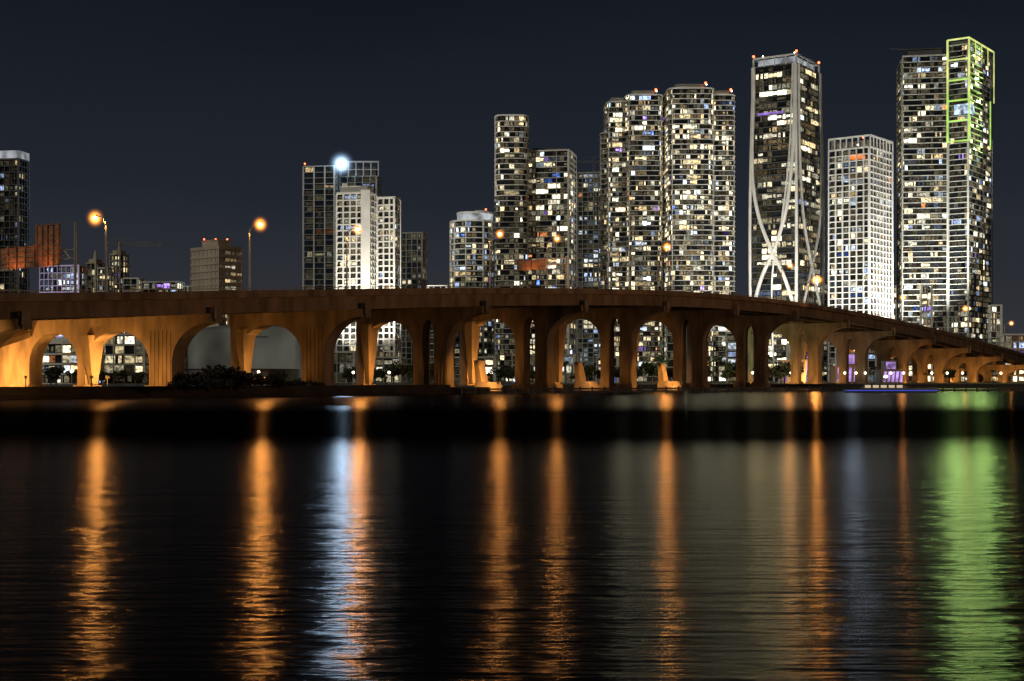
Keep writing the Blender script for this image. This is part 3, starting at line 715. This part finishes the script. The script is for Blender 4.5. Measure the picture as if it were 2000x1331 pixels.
# violet pavilion buildings
for xl,xr,yt in ((1528,1600,672),(1632,1686,690),(1722,1762,705)):
    Z=600; X0,X1=wx(xl,Z),wx(xr,Z); H=wz(yt,Z)-1.6
    r=root('pavilion','waterfront pavilion with slanted violet light panels','pavilion',((X0+X1)/2,Z,1.6)); hw=(X1-X0)/2
    mb=MB(); mb.prism([(-hw,0),(hw,0),(hw,10),(-hw,10)],0,H*.55); mb.prism([(-hw-1,-1),(hw+1,-1),(hw+1,11),(-hw-1,11)],H*.55,H*.6); mb.prism([(-hw*.6,1),(hw*.5,1),(hw*.5,8),(-hw*.6,8)],H*.6,H); mb.obj('pavilion_wall',[M_white],r)
    mb=MB()
    for k in range(5):
        x=-hw+.6+2*hw*k/5; mb.quad((x,-.1,.6),(x+1.1,-.1,.6),(x+1.6,-.1,H*.52),(x+.5,-.1,H*.52))
    mb.quad((-hw*.5,.9,H*.64),(hw*.4,.9,H*.64),(hw*.4,.9,H*.95),(-hw*.5,.9,H*.95))
    mb.obj('violet_light_panel',[M_purp2 if xl>1600 else M_purp],r)
def crane(px,pytop,Z,x0,x1,zb):
    X=wx(px,Z); zt_=wz(pytop,Z); r=root('tower_crane','thin lattice tower crane against the night sky','crane',(X,Z,zb))
    mb=MB(); h=zt_-zb
    for sx_,sy_ in ((-.8,-.8),(.8,-.8),(.8,.8),(-.8,.8)): mb.tube([(sx_,sy_,0),(sx_,sy_,h+5)],.14,4)
    k=int(h/2.5)
    for i in range(k): mb.tube([(-.8 if i%2 else .8,-.8,i*2.5),(.8 if i%2 else -.8,-.8,i*2.5+2.5)],.1,4)
    mb.obj('mast',[M_metal],r)
    mb=MB(); a=wx(x0,Z)-X; b_=wx(x1,Z)-X
    mb.tube([(a,0,h),(b_,0,h)],.22,5); mb.tube([(a,0,h+1.4),(b_,0,h+1.4)],.14,5); n=int((b_-a)/1.6)
    for i in range(n): mb.tube([(a+i*1.6,0,h+(1.4 if i%2 else 0)),(a+i*1.6+1.6,0,h+(0 if i%2 else 1.4))],.08,4)
    mb.tube([(a,0,h+1.4),(0,0,h+5)],.08,4); mb.tube([(b_*.7,0,h+1.4),(0,0,h+5)],.08,4)
    mb.obj('jib',[M_metal],r)
crane(232,480,760,205,318,1.6)
crane(1160,318,1100,1128,1190,wz(340,1100))

# ---------------------------------------------------------------- seawall, railing, fender
sw=[(-260,256.5),(-97.2,261.2),(-49.6,297.2),(-15,336.8)]
mb=MB()
for a,b_ in zip(sw[:-1],sw[1:]): mb.beam(a,b_,.7,-1.5,2.3); mb.beam((a[0],a[1]-.35),(b_[0],b_[1]-.35),.5,.5,.8)
o=mb.obj('seawall',[M_sea]); tag(o,'dark weathered concrete seawall along the bay','sea wall')
mb=MB(); a,b_=Vector(sw[0]),Vector(sw[1]); a=a+Vector((0,3)); b_=b_+Vector((-4,4)); n=60
for i in range(n+1):
    q=a.lerp(b_,i/n); mb.box(q.x-.09,q.x+.09,q.y-.09,q.y+.09,2.6,4.2)
for zz in (3.1,3.6,4.15): mb.beam(tuple(a),tuple(b_),.14,zz,zz+.14)
o=mb.obj('railing',[M_white]); tag(o,'pale promenade railing above the seawall','railing')
mb=MB(); mb.beam(tuple(a),tuple(b_),.4,1.6,2.6); o=mb.obj('promenade_wall',[M_bridge]); tag(o,'low concrete promenade wall under the railing','wall')
light('SPOT','railing_fill',(-100,247,7),4500,(1,.45,.12),.3,target=(-96,266,2.5),cone=130)  # fill spot added off the seawall to brighten railing and low wall
mb=MB(); fa=[(-12,338),(30,362),(120,392),(240,420),(300,470)]
for a,b_ in zip(fa[:-1],fa[1:]):
    mb.beam(a,b_,.6,.2,.75); mb.beam(a,b_,.5,1.,1.4)
    a=Vector(a);b_=Vector(b_); n=int((b_-a).length/3.5)
    for i in range(n):
        q=a.lerp(b_,i/n); mb.tube([(q.x,q.y-.5,-2),(q.x,q.y-.5,1.7)],.25,6)
o=mb.obj('timber_fender',[M_wood]); tag(o,'dark timber pile fender standing in the water','fender')

# ---------------------------------------------------------------- trees
def crown_mesh(rad,hz,n,clumps,mat,sz):
    mb=MB(); cs=[]
    for _ in range(clumps):
        t=U(0,6.28); q=U(0,1)**.5; cs.append((rad*q*math.cos(t)*.8,rad*q*math.sin(t)*.8,U(-.5,.6)*hz,U(.28,.5)*rad))
    for _ in range(n):
        c_=random.choice(cs); d=Vector((random.gauss(0,1),random.gauss(0,1),random.gauss(0,1))).normalized()*c_[3]*U(.5,1.05)
        p=Vector(c_[:3])+Vector((d.x,d.y,d.z*.75)); u=Vector((random.gauss(0,1),random.gauss(0,1),random.gauss(0,.6))).normalized()
        v=u.cross(Vector((R()-.5,R()-.5,R()-.5))).normalized(); s=sz*U(.6,1.4)
        mb.quad(tuple(p-u*s),tuple(p+v*s*.6),tuple(p+u*s),tuple(p-v*s*.6))
    return mb.mesh('crown',[mat])
def trunk_mesh(h,r0):
    mb=MB(); mb.tube([(0,0,0),(.1,0,h*.5),(-.1,.1,h)],[r0,r0*.7,r0*.45],7)
    for k in range(5):
        a=k*1.3; mb.tube([(0,0,h*.65),(math.cos(a)*h*.2,math.sin(a)*h*.2,h*.95),(math.cos(a)*h*.38,math.sin(a)*h*.38,h*1.2)],[r0*.4,r0*.25,r0*.1],5)
    return mb.mesh('trunk',[M_trunk])
TR=[(trunk_mesh(3.5,.35),crown_mesh(4.2,2.9,950,13,M_leaf,.45),5.),(trunk_mesh(2.8,.3),crown_mesh(3.6,2.4,800,11,M_leaf,.4),4.2)]
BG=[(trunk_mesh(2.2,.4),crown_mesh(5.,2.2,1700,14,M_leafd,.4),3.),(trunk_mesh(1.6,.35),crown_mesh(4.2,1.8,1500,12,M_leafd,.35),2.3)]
def palm():
    t=MB(); t.tube([(0,0,0),(.2,0,3),(.5,.1,6),(.6,.1,8)],[.3,.2,.17,.2],7)
    c_=MB()
    for k in range(15):
        a=k*2*math.pi/15+U(-.2,.2); ln=U(2.6,3.4); el=U(.1,1.1); pr=None
        for i in range(8):
            s=i/7*ln; z=8+math.sin(el)*s-.16*s*s; rr_=math.cos(el)*s; p=Vector((.6+math.cos(a)*rr_,.1+math.sin(a)*rr_,z))
            if pr is not None:
                sd=Vector((-math.sin(a),math.cos(a),-.5)); w_=.7*math.sin(math.pi*(i/8.))+.1
                c_.quad(tuple(pr),tuple(p),tuple(p+sd*w_),tuple(pr+sd*w_*.8)); sd=Vector((math.sin(a),-math.cos(a),-.5))
                c_.quad(tuple(pr),tuple(p),tuple(p+sd*w_),tuple(pr+sd*w_*.8))
            pr=p
    return t.mesh('trunk',[M_trunk]),c_.mesh('crown',[M_leaf])
PT,PC=palm()
def tree(x,y,z,kind,sc_,label,group):
    if kind=='palm':
        o=root('palm_tree',label,'palm tree',(x,y,z),group); mk('trunk',PT,o); mk('crown',PC,o)
    else:
        t,c_,h=kind; o=root('broadleaf_tree',label,'tree',(x,y,z),group); mk('trunk',t,o); k=mk('crown',c_,o,(0,0,h))
    o.rotation_euler=(0,0,U(0,6.28)); o.scale=(sc_,sc_,sc_*U(.85,1.15))
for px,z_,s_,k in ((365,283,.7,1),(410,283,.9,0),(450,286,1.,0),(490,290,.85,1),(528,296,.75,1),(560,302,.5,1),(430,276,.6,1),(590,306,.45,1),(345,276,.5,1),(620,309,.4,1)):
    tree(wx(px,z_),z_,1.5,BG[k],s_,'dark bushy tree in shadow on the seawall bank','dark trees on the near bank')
for px in list(range(640,1010,22)):
    tree(wx(px+U(-8,8),560),560+U(-15,30),1.6,random.choice(TR),U(.7,1.2),'leafy park tree along the waterfront','waterfront park trees')
for px in list(range(1010,1300,24)):
    tree(wx(px+U(-8,8),545),545+U(0,30),1.6,random.choice(TR+['palm']),U(.75,1.3),'leafy park tree along the waterfront','waterfront park trees')
for px in list(range(1300,1620,18)):
    tree(wx(px+U(-8,8),560),562+U(0,25),1.6,random.choice(TR+['palm']),U(.8,1.4),'leafy park tree along the waterfront','waterfront park trees')
for px in list(range(60,340,32)):
    tree(wx(px+U(-8,8),440),440+U(-8,25),1.6,random.choice(TR),U(.6,.85),'leafy park tree along the waterfront','waterfront park trees')
for px in range(1640,2000,45):
    tree(wx(px+U(-8,8),605),612+U(0,15),1.6,random.choice(TR+['palm']),U(.5,.9),'leafy park tree along the waterfront','waterfront park trees')

# promenade lamps
pm=MB(); pm.tube([(0,0,0),(0,0,4)],[.12,.08],6); pl_me=pm.mesh('promenade_lamp',[M_metal]); gm=MB(); gm.ball((0,0,4.3),.48,0,10,6); gl_me=gm.mesh('lamp_globe',[M_wlamp])
for px,z_ in ((1012,530),(1030,530),(1065,532),(1190,545),(1318,548),(1345,552),(1440,560),(1470,562),(1545,568),(1562,568),(1600,575),(1650,582),(1672,584),(1690,585),(1740,588),(1765,590),(1820,592),(1850,594),(1880,596),(690,520),(760,520),(900,520),(950,520),(140,430),(505,480),(1955,605)):
    o=mk('promenade_lamp',pl_me,None,(wx(px,z_-4),z_-4,1.6)); tag(o,'small globe lamp on the waterfront promenade','lamp post','promenade globe lamps'); mk('lamp_globe',gl_me,o)
X=wx(1335,556); light('POINT','park_light',(X,552,9),12000,(.85,1,.5),.8)
X=wx(1555,560); light('POINT','park_light',(X,560,8),5000,(1,.8,.55),.8)

# ---------------------------------------------------------------- boat
Z=372; r=root('tour_boat','dark low tour boat with blue LED strip along its hull','boat',(wx(1738,Z),Z,0)); r.scale=(1.1,.8,.7)
mb=MB(); sec=[(-11,1.9,1.2),(-6,2.4,1.2),(0,2.5,1.3),(6,2.1,1.5),(9.5,1.1,1.8),(11.5,.1,2.1)]
for i,(x,w_,h_) in enumerate(sec): mb.v+=[(x,-w_,h_),(x,-w_*.75,-.4),(x,w_*.75,-.4),(x,w_,h_)]
for i in range(len(sec)-1):
    for t in range(4):
        u=(t+1)%4; mb.f.append((4*i+t,4*i+u,4*i+4+u,4*i+4+t)); mb.m.append(0); mb.c.append(None)
mb.f.append((0,1,2,3)); mb.m.append(0); mb.c.append(None)
mb.obj('hull',[M_dgrey],r)
mb=MB(); mb.prism([(-7,-1.7),(4,-1.7),(5.5,0),(4,1.7),(-7,1.7)],1.3,3.3,0,[(-6.6,-1.5),(3,-1.5),(4,0),(3,1.5),(-6.6,1.5)]); mb.prism([(-7.5,-1.9),(4.4,-1.9),(5.4,0),(4.4,1.9),(-7.5,1.9)],3.32,3.5); mb.obj('cabin',[M_dgrey],r)
mb=MB()
for k in range(5): mb.quad((-6.3+1.9*k,-1.78,1.9),(-4.9+1.9*k,-1.78,1.9),(-4.9+1.9*k,-1.66,2.9),(-6.3+1.9*k,-1.66,2.9))
mb.obj('cabin_windows',[emit('cabin_glow',(1,.8,.55),.6)],r)
mb=MB()
for i in range(len(sec)-1):
    a,b_=sec[i],sec[i+1]; mb.beam((a[0],-a[1]*.97-.08),(b_[0],-b_[1]*.97-.08),.1,.75,1.)
mb.obj('led_strip',[M_blue],r)
mb=MB(); mb.tube([(-1,0,3.5),(-1,0,6)],.07,5); mb.ball((-1,0,6.1),.5,1,8,5); mb.obj('mast_light',[M_metal,M_wlamp],r)
print('objects',len(bpy.data.objects))
